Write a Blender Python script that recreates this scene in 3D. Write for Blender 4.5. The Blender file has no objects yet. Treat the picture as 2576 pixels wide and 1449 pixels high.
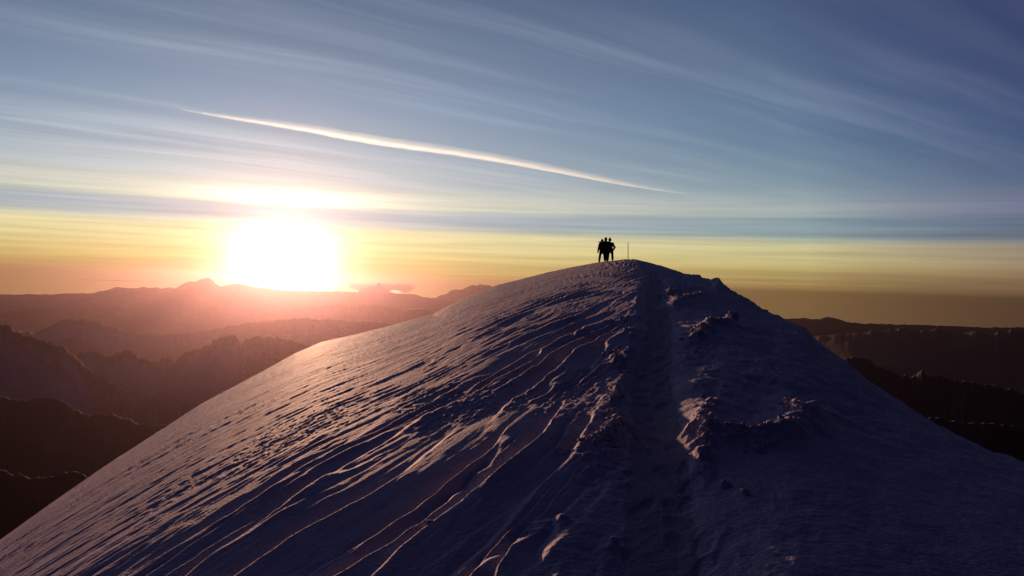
import bpy, bmesh, math, random
import numpy as np
from mathutils import Matrix, Vector

R = math.radians
rng = np.random.default_rng(7)
random.seed(7)
scene = bpy.context.scene
col = scene.collection

# ------------------------------------------------------------------ camera, world, sun, exposure
F = 2143.6 / 2576.0            # focal length in picture widths
ROLL = R(1.78)
cam_d = bpy.data.cameras.new('camera')
cam_d.sensor_width = 36.0
cam_d.lens = 36.0 * F
cam_d.clip_start = 0.05
cam_d.clip_end = 500000.0
cam = bpy.data.objects.new('camera', cam_d)
col.objects.link(cam)
cam.matrix_world = Matrix.Rotation(R(90), 4, 'X') @ Matrix.Rotation(ROLL, 4, 'Z')
scene.camera = cam


def pe(px, py):
    """azimuth and tangent of elevation of a viewing direction (2576 x 1449 grid)"""
    px = np.asarray(px, float); py = np.asarray(py, float)
    x = (px - 1288) / 2143.6; y = -(py - 724.5) / 2143.6
    X = x * math.cos(ROLL) - y * math.sin(ROLL); Z = x * math.sin(ROLL) + y * math.cos(ROLL)
    return np.arctan2(X, 1.0), Z / np.hypot(X, 1.0)


SUN_AZ, SUN_EL = float(pe(712, 655)[0]), R(3.35)
SUN_DIR = Vector((math.sin(SUN_AZ) * math.cos(SUN_EL), math.cos(SUN_AZ) * math.cos(SUN_EL), math.sin(SUN_EL)))


def lin(r, g, b):
    f = lambda c: ((c / 255 + 0.055) / 1.055) ** 2.4 if c > 10 else c / 255 / 12.92
    return (f(r), f(g), f(b))


class NT:
    """small helper to write node trees as expressions"""
    def __init__(self, tree):
        self.t = tree; self.n = tree.nodes; self.l = tree.links

    def new(self, kind, **kw):
        n = self.n.new(kind)
        for k, v in kw.items():
            setattr(n, k, v)
        return n

    def put(self, sock, v):
        if isinstance(v, bpy.types.NodeSocket):
            self.l.new(v, sock)
        elif v is not None:
            sock.default_value = v

    def m(self, op, a, b=None, c=None, clamp=False):
        n = self.new('ShaderNodeMath', operation=op, use_clamp=clamp)
        for i, v in enumerate((a, b, c)):
            if v is not None:
                self.put(n.inputs[i], v)
        return n.outputs[0]

    def add(self, a, b): return self.m('ADD', a, b)
    def sub(self, a, b): return self.m('SUBTRACT', a, b)
    def mul(self, a, b): return self.m('MULTIPLY', a, b)
    def div(self, a, b): return self.m('DIVIDE', a, b)

    def ss(self, v, lo, hi, a=0.0, b=1.0):
        n = self.new('ShaderNodeMapRange', interpolation_type='SMOOTHSTEP')
        self.put(n.inputs['Value'], v); self.put(n.inputs['From Min'], lo); self.put(n.inputs['From Max'], hi)
        self.put(n.inputs['To Min'], a); self.put(n.inputs['To Max'], b)
        return n.outputs[0]

    def mix(self, fac, a, b, blend='MIX'):
        n = self.new('ShaderNodeMix', data_type='RGBA', blend_type=blend)
        self.put(n.inputs['Factor'], fac); self.put(n.inputs['A'], a if isinstance(a, bpy.types.NodeSocket) else (*a, 1))
        self.put(n.inputs['B'], b if isinstance(b, bpy.types.NodeSocket) else (*b, 1))
        return [o for o in n.outputs if o.type == 'RGBA'][0]

    def vec(self, x, y, z):
        n = self.new('ShaderNodeCombineXYZ')
        for i, v in enumerate((x, y, z)):
            self.put(n.inputs[i], v)
        return n.outputs[0]

    def noise(self, v, scale, detail=4.0, rough=0.55, dist=0.0, lac=2.0):
        n = self.new('ShaderNodeTexNoise')
        self.put(n.inputs['Vector'], v); n.inputs['Scale'].default_value = scale
        n.inputs['Detail'].default_value = detail; n.inputs['Roughness'].default_value = rough
        n.inputs['Distortion'].default_value = dist; n.inputs['Lacunarity'].default_value = lac
        return n.outputs[0]

    def ramp(self, v, stops, interp='LINEAR'):
        n = self.new('ShaderNodeValToRGB')
        n.color_ramp.interpolation = interp
        el = n.color_ramp.elements
        while len(el) < len(stops):
            el.new(0.5)
        for e, (p, c) in zip(el, stops):
            e.position = p; e.color = (*c, 1)
        self.put(n.inputs[0], v)
        return n.outputs[0]

    def scale(self, c, k):
        n = self.new('ShaderNodeVectorMath', operation='SCALE')
        self.put(n.inputs[0], c if isinstance(c, bpy.types.NodeSocket) else c); self.put(n.inputs['Scale'], k)
        return n.outputs[0]

    def new_mul(self, a, b):
        n = self.new('ShaderNodeVectorMath', operation='MULTIPLY')
        self.put(n.inputs[0], a); self.put(n.inputs[1], b)
        return n.outputs[0]

    def vadd(self, a, b):
        n = self.new('ShaderNodeVectorMath', operation='ADD')
        self.put(n.inputs[0], a); self.put(n.inputs[1], b)
        return n.outputs[0]


def build_world():
    w = bpy.data.worlds.new('World')
    scene.world = w
    w.use_nodes = True
    T = NT(w.node_tree)
    T.n.clear()
    out = T.new('ShaderNodeOutputWorld'); bg = T.new('ShaderNodeBackground')
    T.l.new(bg.outputs[0], out.inputs[0])
    tc = T.new('ShaderNodeTexCoord')
    sep = T.new('ShaderNodeSeparateXYZ'); T.l.new(tc.outputs['Generated'], sep.inputs[0])
    dx, dy, dz = sep.outputs
    e = T.m('MAXIMUM', dz, 0.0)
    dot = T.new('ShaderNodeVectorMath', operation='DOT_PRODUCT')
    T.l.new(tc.outputs['Generated'], dot.inputs[0]); dot.inputs[1].default_value = (math.sin(SUN_AZ), math.cos(SUN_AZ), 0.0185)
    th = T.m('ARCCOSINE', T.m('MINIMUM', T.m('MAXIMUM', dot.outputs['Value'], -1.0), 1.0))
    deg = T.mul(th, 180 / math.pi)                       # angle to the sun, degrees
    az = T.m('ARCTAN2', dx, dy)

    # layered cloud sheet low over the horizon: bands wander slowly in elevation with azimuth
    wob = T.sub(T.noise(T.vec(T.mul(az, 2.2), T.mul(e, 14.0), 3.1), 1.0, 3.0), 0.5)
    wob2 = T.sub(T.noise(T.vec(T.mul(az, 7.0), T.mul(e, 60.0), 1.7), 1.0, 5.0, 0.6), 0.5)
    eb = T.add(T.add(e, T.mul(wob, T.ss(e, 0.0, 0.10, 0.003, 0.012))), T.mul(wob2, 0.007))
    x = T.m('MINIMUM', T.mul(eb, 1.0), 1.0)
    far = T.ramp(x, [(0.0, lin(160, 130, 82)), (0.007, lin(166, 138, 86)), (0.018, lin(170, 144, 92)), (0.030, lin(184, 162, 102)), (0.040, lin(198, 186, 126)),
                     (0.058, lin(196, 190, 142)), (0.068, lin(126, 152, 152)), (0.085, lin(118, 145, 156)),
                     (0.098, lin(138, 158, 168)), (0.125, lin(98, 132, 150)), (0.17, lin(70, 108, 138)),
                     (0.23, lin(68, 94, 128)), (0.35, lin(60, 78, 116)), (0.55, lin(42, 29, 86)), (1.0, lin(22, 9, 58))])
    near = T.ramp(x, [(0.0, lin(240, 184, 106)), (0.018, lin(246, 206, 120)), (0.035, lin(252, 226, 150)),
                      (0.060, lin(252, 236, 182)), (0.0665, lin(212, 210, 202)), (0.074, lin(196, 198, 204)),
                      (0.083, lin(200, 202, 206)), (0.0895, lin(246, 238, 210)), (0.100, lin(246, 238, 214)),
                      (0.117, lin(210, 210, 210)), (0.15, lin(184, 192, 202)), (0.20, lin(158, 174, 197)),
                      (0.26, lin(134, 150, 172)), (0.34, lin(106, 122, 148)), (0.55, lin(54, 54, 100)), (1.0, lin(22, 11, 58))])
    wn = T.m('EXPONENT', T.mul(T.m('POWER', T.div(deg, 26.0), 1.6), -1.0))
    sky = T.mix(wn, far, near)
    # thin horizontal streaks inside the yellow layer
    st = T.noise(T.vec(T.mul(az, 3.2), T.mul(e, 170.0), 9.3), 1.0, 5.0, 0.62)
    stf = T.mul(T.ss(e, 0.0, 0.012), T.ss(e, 0.135, 0.075))
    sky = T.scale(sky, T.add(1.0, T.mul(T.mul(T.sub(st, 0.5), 0.85), stf)))

    # cirrus: streaks on a high flat layer, drawn out along a heading of about 45 degrees
    den = T.add(e, 0.055)
    u = T.div(dx, den); v = T.div(dy, den)
    a = R(56)
    ua = T.add(T.mul(u, math.sin(a)), T.mul(v, math.cos(a)))
    va = T.sub(T.mul(u, math.cos(a)), T.mul(v, math.sin(a)))
    va = T.add(va, T.mul(T.sub(T.noise(T.vec(T.mul(ua, 0.5), T.mul(va, 0.6), 0), 1.0, 2.0), 0.5), 0.3))
    c1 = T.noise(T.vec(T.mul(ua, 0.30), T.mul(va, 3.4), 0.4), 1.0, 7.0, 0.60, 0.25)
    c2 = T.noise(T.vec(T.mul(ua, 0.16), T.mul(va, 0.75), 5.4), 1.0, 4.0, 0.55, 0.4)
    ci = T.mul(T.ss(c1, 0.40, 0.70), T.ss(c2, 0.34, 0.58))
    ci = T.mul(ci, T.ss(e, 0.085, 0.15))
    amp = T.add(0.038, T.mul(0.34, T.m('EXPONENT', T.mul(deg, -1 / 15.0))))
    sky = T.vadd(sky, T.scale((1.0, 1.0, 0.96), T.mul(ci, amp)))
    veil = T.mul(T.ss(c2, 0.40, 0.72), T.mul(T.ss(e, 0.10, 0.2), 0.022))
    sky = T.vadd(sky, T.scale((0.9, 1.0, 1.0), veil))

    # the aureole of the sun, wide along the cloud layer
    core = T.mul(4.6, T.m('EXPONENT', T.mul(T.m('POWER', T.div(deg, 2.1), 1.55), -1.0)))
    halo = T.mul(0.62, T.m('EXPONENT', T.mul(deg, -1 / 4.6)))
    bright = T.m('MULTIPLY', T.ss(eb, 0.062, 0.072, 1.0, 0.5), T.add(0.75, T.mul(st, 0.5)))
    core = T.mul(core, T.ss(eb, 0.050, 0.072, 1.0, 0.25))
    sky = T.vadd(sky, T.scale((1.0, 0.93, 0.80), core))
    sky = T.vadd(sky, T.scale((1.0, 0.78, 0.36), T.mul(halo, bright)))
    # bright patch of the upper cloud band above the sun
    band = T.mul(T.ss(eb, 0.084, 0.090), T.ss(eb, 0.108, 0.096))
    bandaz = T.m('EXPONENT', T.mul(T.m('POWER', T.div(T.sub(az, SUN_AZ), R(5.5)), 2.0), -1.0))
    sky = T.vadd(sky, T.scale((0.8, 0.72, 0.55), T.mul(band, T.mul(bandaz, 0.8))))

    # the sky goes on darkening away from the sun
    fall = T.m('EXPONENT', T.mul(T.m('MAXIMUM', T.sub(deg, 34.0), 0.0), -1 / 34.0))
    sky = T.new_mul(sky, T.vec(T.m('POWER', fall, 1.4), T.m('POWER', fall, 1.85), fall))
    ns = T.new('ShaderNodeTexSky', sky_type='NISHITA')
    ns.sun_disc = False; ns.sun_elevation = SUN_EL; ns.sun_rotation = SUN_AZ
    ns.altitude = 4800; ns.air_density = 1.0; ns.dust_density = 1.0; ns.ozone_density = 1.5
    up = T.vec(dx, dy, T.m('MAXIMUM', dz, 0.005))
    T.l.new(up, ns.inputs[0])
    STR = 0.1
    tot = T.vadd(T.scale(sky, 0.95 / STR), T.scale(ns.outputs[0], T.ss(e, 0.0, 0.05, 0.012, 0.06)))
    T.l.new(tot, bg.inputs['Color'])
    bg.inputs['Strength'].default_value = STR
    w.cycles.sampling_method = 'MANUAL'
    w.cycles.sample_map_resolution = 2048


build_world()
sun_d = bpy.data.lights.new('sun', 'SUN')
sun_d.energy = 5.0
sun_d.angle = R(0.6)
sun_d.color = (1.0, 0.52, 0.32)
sun = bpy.data.objects.new('sun', sun_d)
col.objects.link(sun)
sun.rotation_euler = SUN_DIR.to_track_quat('Z', 'Y').to_euler()

scene.view_settings.view_transform = 'Standard'
scene.view_settings.look = 'None'
scene.view_settings.exposure = 0.0
scene.view_settings.gamma = 1.0
scene.render.engine = 'CYCLES'
scene.cycles.use_denoising = True
scene.cycles.max_bounces = 6
scene.cycles.volume_bounces = 0
scene.cycles.sample_clamp_indirect = 4.0


# ------------------------------------------------------------------ helpers
def tag(o, label=None, cat=None, group=None, kind=None):
    for k, v in (('label', label), ('category', cat), ('group', group), ('kind', kind)):
        if v:
            o[k] = v
    return o


def mesh_obj(name, verts, faces, mat, parent=None, smooth=True):
    me = bpy.data.meshes.new(name)
    if isinstance(verts, np.ndarray):
        nv, nf = len(verts), len(faces)
        k = faces.shape[1]
        me.vertices.add(nv); me.vertices.foreach_set('co', verts.astype(np.float32).ravel())
        me.loops.add(nf * k); me.loops.foreach_set('vertex_index', faces.astype(np.int32).ravel())
        me.polygons.add(nf); me.polygons.foreach_set('loop_start', np.arange(0, nf * k, k, dtype=np.int32))
        me.update(calc_edges=True)
    else:
        me.from_pydata(verts, [], faces)
    if smooth:
        me.polygons.foreach_set('use_smooth', np.ones(len(me.polygons), bool))
    me.materials.append(mat)
    o = bpy.data.objects.new(name, me)
    col.objects.link(o)
    if parent:
        o.parent = parent
    return o


def hash2(ix, iy, seed):
    h = (ix.astype(np.int64) * 374761393 + iy.astype(np.int64) * 668265263 + seed * 974711) & 0xFFFFFFFF
    h = ((h ^ (h >> 13)) * 1274126177) & 0xFFFFFFFF
    h = ((h ^ (h >> 16)) * 2246822519) & 0xFFFFFFFF
    return (h ^ (h >> 15)) & 0xFFFFFFFF


_ang = np.arange(256) * 2 * np.pi / 256
_gx, _gy = np.cos(_ang), np.sin(_ang)


def pn(x, y, seed=0):
    """gradient noise, about -0.7 .. 0.7"""
    x0 = np.floor(x); y0 = np.floor(y)
    fx = x - x0; fy = y - y0
    u = fx * fx * fx * (fx * (fx * 6 - 15) + 10); v = fy * fy * fy * (fy * (fy * 6 - 15) + 10)

    def g(i, j):
        k = hash2(x0 + i, y0 + j, seed) & 255
        return _gx[k] * (fx - i) + _gy[k] * (fy - j)
    a = g(0, 0); b = g(1, 0); c = g(0, 1); d = g(1, 1)
    return (a + (b - a) * u) * (1 - v) + (c + (d - c) * u) * v


def fbm(x, y, seed, n=4, gain=0.5):
    s = 0; a = 1.0
    for i in range(n):
        s = s + a * pn(x * 2 ** i, y * 2 ** i, seed + i); a *= gain
    return s


def ridged(x, y, seed, n=5, gain=0.5):
    s = 0; a = 1.0; t = 0
    for i in range(n):
        s = s + a * (1 - 2 * np.abs(pn(x * 2.03 ** i, y * 2.03 ** i, seed + i))); t += a; a *= gain
    return s / t


def sst(v, lo, hi):
    t = np.clip((v - lo) / (hi - lo), 0, 1)
    return t * t * (3 - 2 * t)


def gsmooth(a, sig):
    n = int(3 * sig) + 1
    k = np.exp(-(np.arange(-n, n + 1) / sig) ** 2 / 2); k /= k.sum()
    return np.convolve(np.pad(a, n, mode='reflect', reflect_type='odd'), k, 'valid')


# ------------------------------------------------------------------ materials
def principled(name, color, rough=0.8, **kw):
    m = bpy.data.materials.new(name); m.use_nodes = True
    b = m.node_tree.nodes['Principled BSDF']
    b.inputs['Base Color'].default_value = (*color, 1); b.inputs['Roughness'].default_value = rough
    for k, v in kw.items():
        b.inputs[k.replace('_', ' ')].default_value = v
    return m, NT(m.node_tree), b


def snow_material(name, base, grain):
    m, T, b = principled(name, base, 0.72)
    tc = T.new('ShaderNodeTexCoord'); P = tc.outputs['Object']
    n1 = T.noise(P, 9.0, 5.0, 0.6); n2 = T.noise(P, 90.0, 3.0, 0.6)
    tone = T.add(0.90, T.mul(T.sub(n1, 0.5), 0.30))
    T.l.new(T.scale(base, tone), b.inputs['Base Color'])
    bp = T.new('ShaderNodeBump'); bp.inputs['Strength'].default_value = 0.8; bp.inputs['Distance'].default_value = 0.022
    h = T.add(T.mul(n2, grain), T.mul(T.noise(P, 32.0, 3.0, 0.55), 1.0))
    T.l.new(h, bp.inputs['Height']); T.l.new(bp.outputs[0], b.inputs['Normal'])
    b.inputs['Specular IOR Level'].default_value = 0.02
    return m


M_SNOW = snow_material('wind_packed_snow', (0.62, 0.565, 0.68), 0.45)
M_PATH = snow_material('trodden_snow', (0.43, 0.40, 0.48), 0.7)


# ------------------------------------------------------------------ the snow ridge
SIL = [(-400, 1640), (-200, 1495), (0, 1357), (130, 1265), (300, 1150), (500, 1020), (650, 940), (740, 890), (810, 860), (900, 840),
       (1000, 815), (1090, 790), (1130, 768), (1180, 745), (1250, 718), (1370, 687), (1440, 672), (1505, 660), (1570, 653),
       (1600, 653), (1640, 662), (1700, 681), (1720, 690), (1745, 692), (1770, 700), (1788, 705), (1798, 700), (1808, 699), (1818, 715), (1840, 735),
       (1870, 750), (1895, 763), (1910, 777), (1935, 787), (1960, 800), (2000, 815), (2030, 828), (2045, 850), (2080, 880), (2125, 910), (2200, 970),
       (2300, 1035), (2400, 1095), (2500, 1140), (2576, 1170), (2750, 1250), (3000, 1400)]
EYE = 1.7
_s = np.array(SIL, float)
_ph, _E = pe(_s[:, 0], _s[:, 1])
_g = np.radians(np.linspace(-180, 180, 14401))
_Eraw = np.interp(_g, np.concatenate([[R(-180), R(-100), R(-60)], _ph, [R(62), R(100), R(180)]]),
                  np.concatenate([[-0.15, -0.45, -0.42], _E, [-0.30, -0.40, -0.15]]))
_top = _E.max(); _pt = _ph[_E.argmax()]
_E1 = gsmooth(_Eraw, 1.6); _E2 = gsmooth(_Eraw, 34)
_b = 0.14
_a = ((_top + 2 * EYE / 66) - _b * math.sin(_pt)) / math.cos(_pt)
_tilt = np.where(np.abs(_g) < R(70), _a * np.cos(_g) + _b * np.sin(_g), 0.0)
_tilt = gsmooth(np.where(np.abs(_g) < R(70), _tilt, np.where(_g > 0, 0.12, -0.06)), 200)
_T = np.clip(2 * EYE / np.maximum(_tilt - _E2, 0.03), 4, 80)
_T = gsmooth(_T, 20)


def col_of(ph):
    return np.interp(ph, _g, _E1), np.interp(ph, _g, _E2), np.interp(ph, _g, _T)


def base_z(r, E1, E2, T):
    s = r / T
    k = sst(s, 0.45, 0.97)
    E = E2 + (E1 - E2) * k
    z = E * r - EYE * (1 - s) ** 2
    ex = np.maximum(s - 1.5, 0)
    return np.maximum(z - 0.15 * ex ** 2 * T, -3250.0)


def ground_at(px, py):
    """point of the smooth slope seen along a direction"""
    ph, e = pe(px, py)
    E1, E2, T = col_of(ph)
    k = np.maximum(E2 - e, 2e-4) * T / EYE
    s = 1 + k / 2 - np.sqrt(k + k * k / 4)
    r = s * T
    return r * np.sin(ph), r * np.cos(ph)


HD = R(19.0)


def trail_x(y):
    return 0.745 + (y - 4.05) * 0.165 + 0.05 * np.sin(y * 0.55) * sst(y, 5, 9)


def polyline_dist(x, y, pts):
    best = np.full(x.shape, 1e9); tpos = np.zeros(x.shape)
    n = len(pts) - 1
    for i in range(n):
        ax, ay = pts[i]; bx, by = pts[i + 1]
        dx, dy = bx - ax, by - ay
        t = np.clip(((x - ax) * dx + (y - ay) * dy) / (dx * dx + dy * dy + 1e-9), 0, 1)
        d = np.hypot(x - ax - t * dx, y - ay - t * dy)
        w = d < best
        best = np.where(w, d, best); tpos = np.where(w, (i + t) / n, tpos)
    return best, tpos


def gl(pts):
    return [tuple(float(c) for c in ground_at(*p)) for p in pts]


# banks and broken edges: polyline, half width (m), height (m), lumpiness 0..1
BANKS = [
    (gl([(1790, 1020), (1752, 1090), (1775, 1165)]), 0.26, 0.055, 0.2), (gl([(1760, 1100), (1950, 1112), (2060, 1036)]), 0.30, 0.085, 0.2),
    (gl([(1800, 1012), (1775, 1050), (1748, 1085), (1762, 1130), (1778, 1178)]), 0.11, 0.10, 0.75),
    (gl([(1750, 1100), (1850, 1104), (1950, 1112)]), 0.11, 0.085, 1.0),
    (gl([(1955, 1116), (2000, 1090), (2030, 1062), (2064, 1034)]), 0.16, 0.30, 0.35),
    (gl([(1992, 1014), (1996, 1036), (2010, 1058)]), 0.11, 0.2, 0.4),
    (gl([(1752, 862), (1770, 838), (1790, 815)]), 0.16, 0.19, 0.7),
    (gl([(1812, 826), (1842, 812)]), 0.22, 0.30, 0.35),
    (gl([(1660, 742), (1710, 728), (1760, 722)]), 0.30, 0.10, 0.6),
    (gl([(1690, 775), (1725, 752), (1790, 742)]), 0.25, 0.15, 0.4),
    (gl([(1590, 880), (1560, 905), (1538, 925)]), 0.13, 0.14, 0.6),
    (gl([(1560, 975), (1545, 1010)]), 0.07, 0.13, 0.5),
    (gl([(1560, 1040), (1548, 1070), (1535, 1095)]), 0.07, 0.13, 0.8),
    (gl([(1580, 1060), (1555, 1085), (1500, 1105)]), 0.08, 0.10, 1.0),
    (gl([(1590, 800), (1545, 815)]), 0.25, 0.13, 0.8),
    (gl([(1348, 1345), (1368, 1318), (1392, 1308), (1425, 1316)]), 0.05, 0.10, 0.0),
    (gl([(1532, 1368), (1548, 1352)]), 0.05, 0.12, 0.3),
    (gl([(1640, 730), (1690, 800), (1712, 950), (1728, 1080), (1760, 1190)]), 0.20, 0.022, 0.2),
    (gl([(1690, 684), (1730, 692), (1790, 706), (1812, 716)]), 0.8, 0.15, 0.7),
    (gl([(1812, 716), (1850, 742), (1912, 778)]), 0.8, 0.15, 0.7),
]
RUBBLE = [((1860, 1103), 110, 22, 130), ((1548, 1080), 42, 45, 110), ((1560, 905), 40, 30, 60), ((1770, 1100), 30, 70, 90),
          ((1760, 845), 40, 30, 60), ((1545, 1000), 22, 35, 40), ((1990, 1040), 30, 30, 24), ((1700, 740), 55, 22, 70),
          ((1500, 1110), 60, 18, 50), ((1930, 1130), 70, 16, 26), ((1420, 1130), 60, 20, 14)]


def detail(x, y, s):
    r = np.hypot(x, y)
    p = x * math.sin(HD) + y * math.cos(HD); q = x * math.cos(HD) - y * math.sin(HD)
    tr = x - trail_x(y)
    path = sst(np.abs(tr + 0.05 * pn(x * 2.5, y * 1.6, 60)), 0.42 + 0.25 * sst(y, 7.5, 4.5), 0.08) * sst(y, 40, 26)
    L = sst(-tr, 0.12, 0.7)                       # left of the path
    Rt = sst(tr, 0.10, 0.5)
    farl = sst(-tr, 1.6, 4.4)                     # out on the smooth left flank
    d = np.zeros_like(x)
    # --- sastrugi: terraces drawn out along the wind, lips towards the left
    q1 = q + 0.16 * pn(p * 0.20, q * 0.7, 11) + 0.05 * pn(p * 1.1, q * 2.2, 12) + 0.018 * pn(p * 4.5, q * 6.0, 13)
    n = q1 * 2.3 + 1.5 * pn(p * 0.14, q1 * 0.95, 3) + 0.30 * pn(p * 0.55, q1 * 1.9, 4)
    f = n - np.floor(n)
    wv = 0.10 + 0.10 * (hash2(np.floor(n), np.floor(p * 0.2), 5) & 255) / 255.0
    saw = np.where(f < wv, f / wv, 1 - (f - wv) / (1 - wv)) - 0.5
    saw = np.where(f < wv, (lambda t: t * t * (3 - 2 * t))(f / wv), 1 - (f - wv) / (1 - wv)) - 0.5
    m1 = np.clip(0.48 + 2.0 * pn(p * 0.30, q * 0.75, 21) + 0.5 * pn(p * 1.1, q * 1.6, 23), 0.0, 1.35)
    d += L * (1 - 0.93 * farl) * m1 * 0.070 * saw
    n = q1 * 5.2 + 1.7 * pn(p * 0.30, q1 * 2.3, 6) + 0.4 * pn(p * 1.7, q1 * 4.0, 7)
    f = n - np.floor(n)
    saw = np.where(f < 0.2, (lambda t: t * t * (3 - 2 * t))(f / 0.2), 1 - (f - 0.2) / 0.8) - 0.5
    m2 = np.clip(0.42 + 2.1 * pn(p * 0.5, q * 1.2, 22), 0.0, 1.3)
    d += L * (1 - 0.86 * farl) * m2 * 0.028 * saw
    # --- a few broad plates with undercut lips in the foreground
    n = q1 * 0.95 + 0.9 * pn(p * 0.22, q1 * 0.6, 8) + 0.16 * pn(p * 0.9, q1 * 1.5, 9) + 0.03 * pn(p * 4, q1 * 5, 10) + 0.3
    f = n - np.floor(n)
    saw = np.where(f < 0.07, (lambda t: t * t * (3 - 2 * t))(f / 0.07), 1 - (f - 0.07) / 0.93) - 0.5
    d += L * sst(-tr, 3.2, 1.6) * sst(y, 20, 9) * 0.105 * saw * np.clip(0.6 + 1.5 * pn(p * 0.25, q * 0.5, 24), 0.0, 1.2)
    # --- fine wind grain everywhere on the left
    gr = pn(p * 0.7, q * 7.5, 31) * 0.010 + pn(p * 1.9, q * 18, 32) * 0.0060 + pn(p * 6, q * 42, 33) * 0.0030
    d += L * gr * (0.65 + 0.75 * farl)
    d += L * farl * (0.022 * pn(p * 0.16, q * 0.9, 34) + 0.012 * pn(p * 0.35, q * 2.4, 35))
    # --- crusty patches between the plates
    cm = sst(pn(p * 0.3, q * 0.9, 41) + 0.25 * pn(p * 2, q * 3, 42), 0.05, 0.30)
    cr = pn(p * 7, q * 15, 43) * 0.013 + pn(p * 18, q * 32, 44) * 0.009 + pn(p * 40, q * 60, 45) * 0.003
    d += L * cm * cr * (1 - 0.35 * farl)
    # --- right of the path: softer, hummocky, trodden in places
    hum = 0.065 * fbm(x * 0.8, y * 0.5, 151, 3) + 0.034 * pn(x * 4, y * 2.6, 154) + 0.017 * pn(x * 10, y * 7, 55) + 0.008 * pn(x * 24, y * 18, 59)
    stri = 0.020 * pn(p * 0.8, q * 3.0, 56) + 0.006 * pn(p * 2.5, q * 12, 57)
    d += Rt * (hum * (0.40 + 0.60 * sst(y, 5.5, 9.0)) + stri + 0.0035 * pn(x * 26, y * 26, 58))
    # --- the path: sunk, footprints
    d += path * (-0.060 + 0.020 * pn(x * 3.5, y * 1.6, 61) * 0.6 + 0.006 * pn(x * 12, y * 8, 62) + 0.004 * pn(x * 28, y * 22, 63))
    cv = y / 0.31; cu = tr / 0.15                                   # boot prints
    for dv in (-1, 0, 1):
        for du in (-1, 0, 1):
            iv = np.floor(cv) + dv; iu = np.floor(cu) + du
            hh = hash2(iv, iu, 77)
            jv = (iv + 0.2 + 0.6 * (hh & 255) / 255) * 0.31; ju = (iu + 0.2 + 0.6 * ((hh >> 8) & 255) / 255) * 0.15
            an = (((hh >> 16) & 255) / 255 - 0.5) * 0.9
            a1 = (y - jv) * np.cos(an) + (tr - ju) * np.sin(an); a2 = (tr - ju) * np.cos(an) - (y - jv) * np.sin(an)
            d -= path * 0.013 * (((hh >> 5) & 7) > 2) * sst((a1 / 0.15) ** 2 + (a2 / 0.058) ** 2, 1.5, 0.3)
    # lumpy shoulders
    sh = sst(np.abs(tr + 0.42), 0.30, 0.06) * sst(y, 34, 20) * (0.25 + 0.75 * sst(y, 5.3, 6.8))
    lum = np.maximum(1.3 * np.abs(pn(x * 6, y * 4.5, 64)) - 0.12 + 0.5 * np.abs(pn(x * 15, y * 11, 65)) + 0.25 * pn(x * 34, y * 26, 67), -0.05)
    d += sh * (0.055 * lum * np.clip(0.15 + 2.4 * pn(x * 0.9, y * 0.6, 66), 0, 1.2) + 0.01)
    # --- banks
    for pts, w, h, lu in BANKS:
        P = np.array(pts)
        sel = (x > P[:, 0].min() - 4 * w) & (x < P[:, 0].max() + 4 * w) & (y > P[:, 1].min() - 4 * w) & (y < P[:, 1].max() + 4 * w)
        if not sel.any():
            continue
        xs, ys = x[sel], y[sel]
        wx = xs + 0.5 * w * pn(xs * 0.6 / w, ys * 0.6 / w, 71); wy = ys + 0.5 * w * pn(xs * 0.6 / w, ys * 0.6 / w, 72)
        D, t = polyline_dist(wx, wy, pts)
        sc = 1.0 / w
        lumpy = np.clip(0.55 + 1.5 * pn(xs * sc * 0.9, ys * sc * 0.9, 73) + 0.9 * np.abs(pn(xs * sc * 2.3, ys * sc * 2.3, 74)) + 0.45 * np.abs(pn(xs * sc * 5.5, ys * sc * 5.5, 75)) - 0.15, 0, 1.7)
        ends = sst(t, -0.02, 0.12) * sst(t, 1.02, 0.88)
        d[sel] += min(0.62 * h, 0.58 * w) * np.exp(-(D / w) ** 2 * 1.3) * (1 - lu + lu * lumpy) * (0.35 + 0.65 * ends)
    fade = sst(r, 1.2, 2.6) * sst(s, 2.2, 1.3)
    return d * fade


def full_z(x, y):
    x = np.atleast_1d(np.asarray(x, float)); y = np.atleast_1d(np.asarray(y, float))
    ph = np.arctan2(x, y); r = np.hypot(x, y)
    E1, E2, T = col_of(ph)
    return base_z(r, E1, E2, T) + detail(x, y, r / T)


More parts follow.
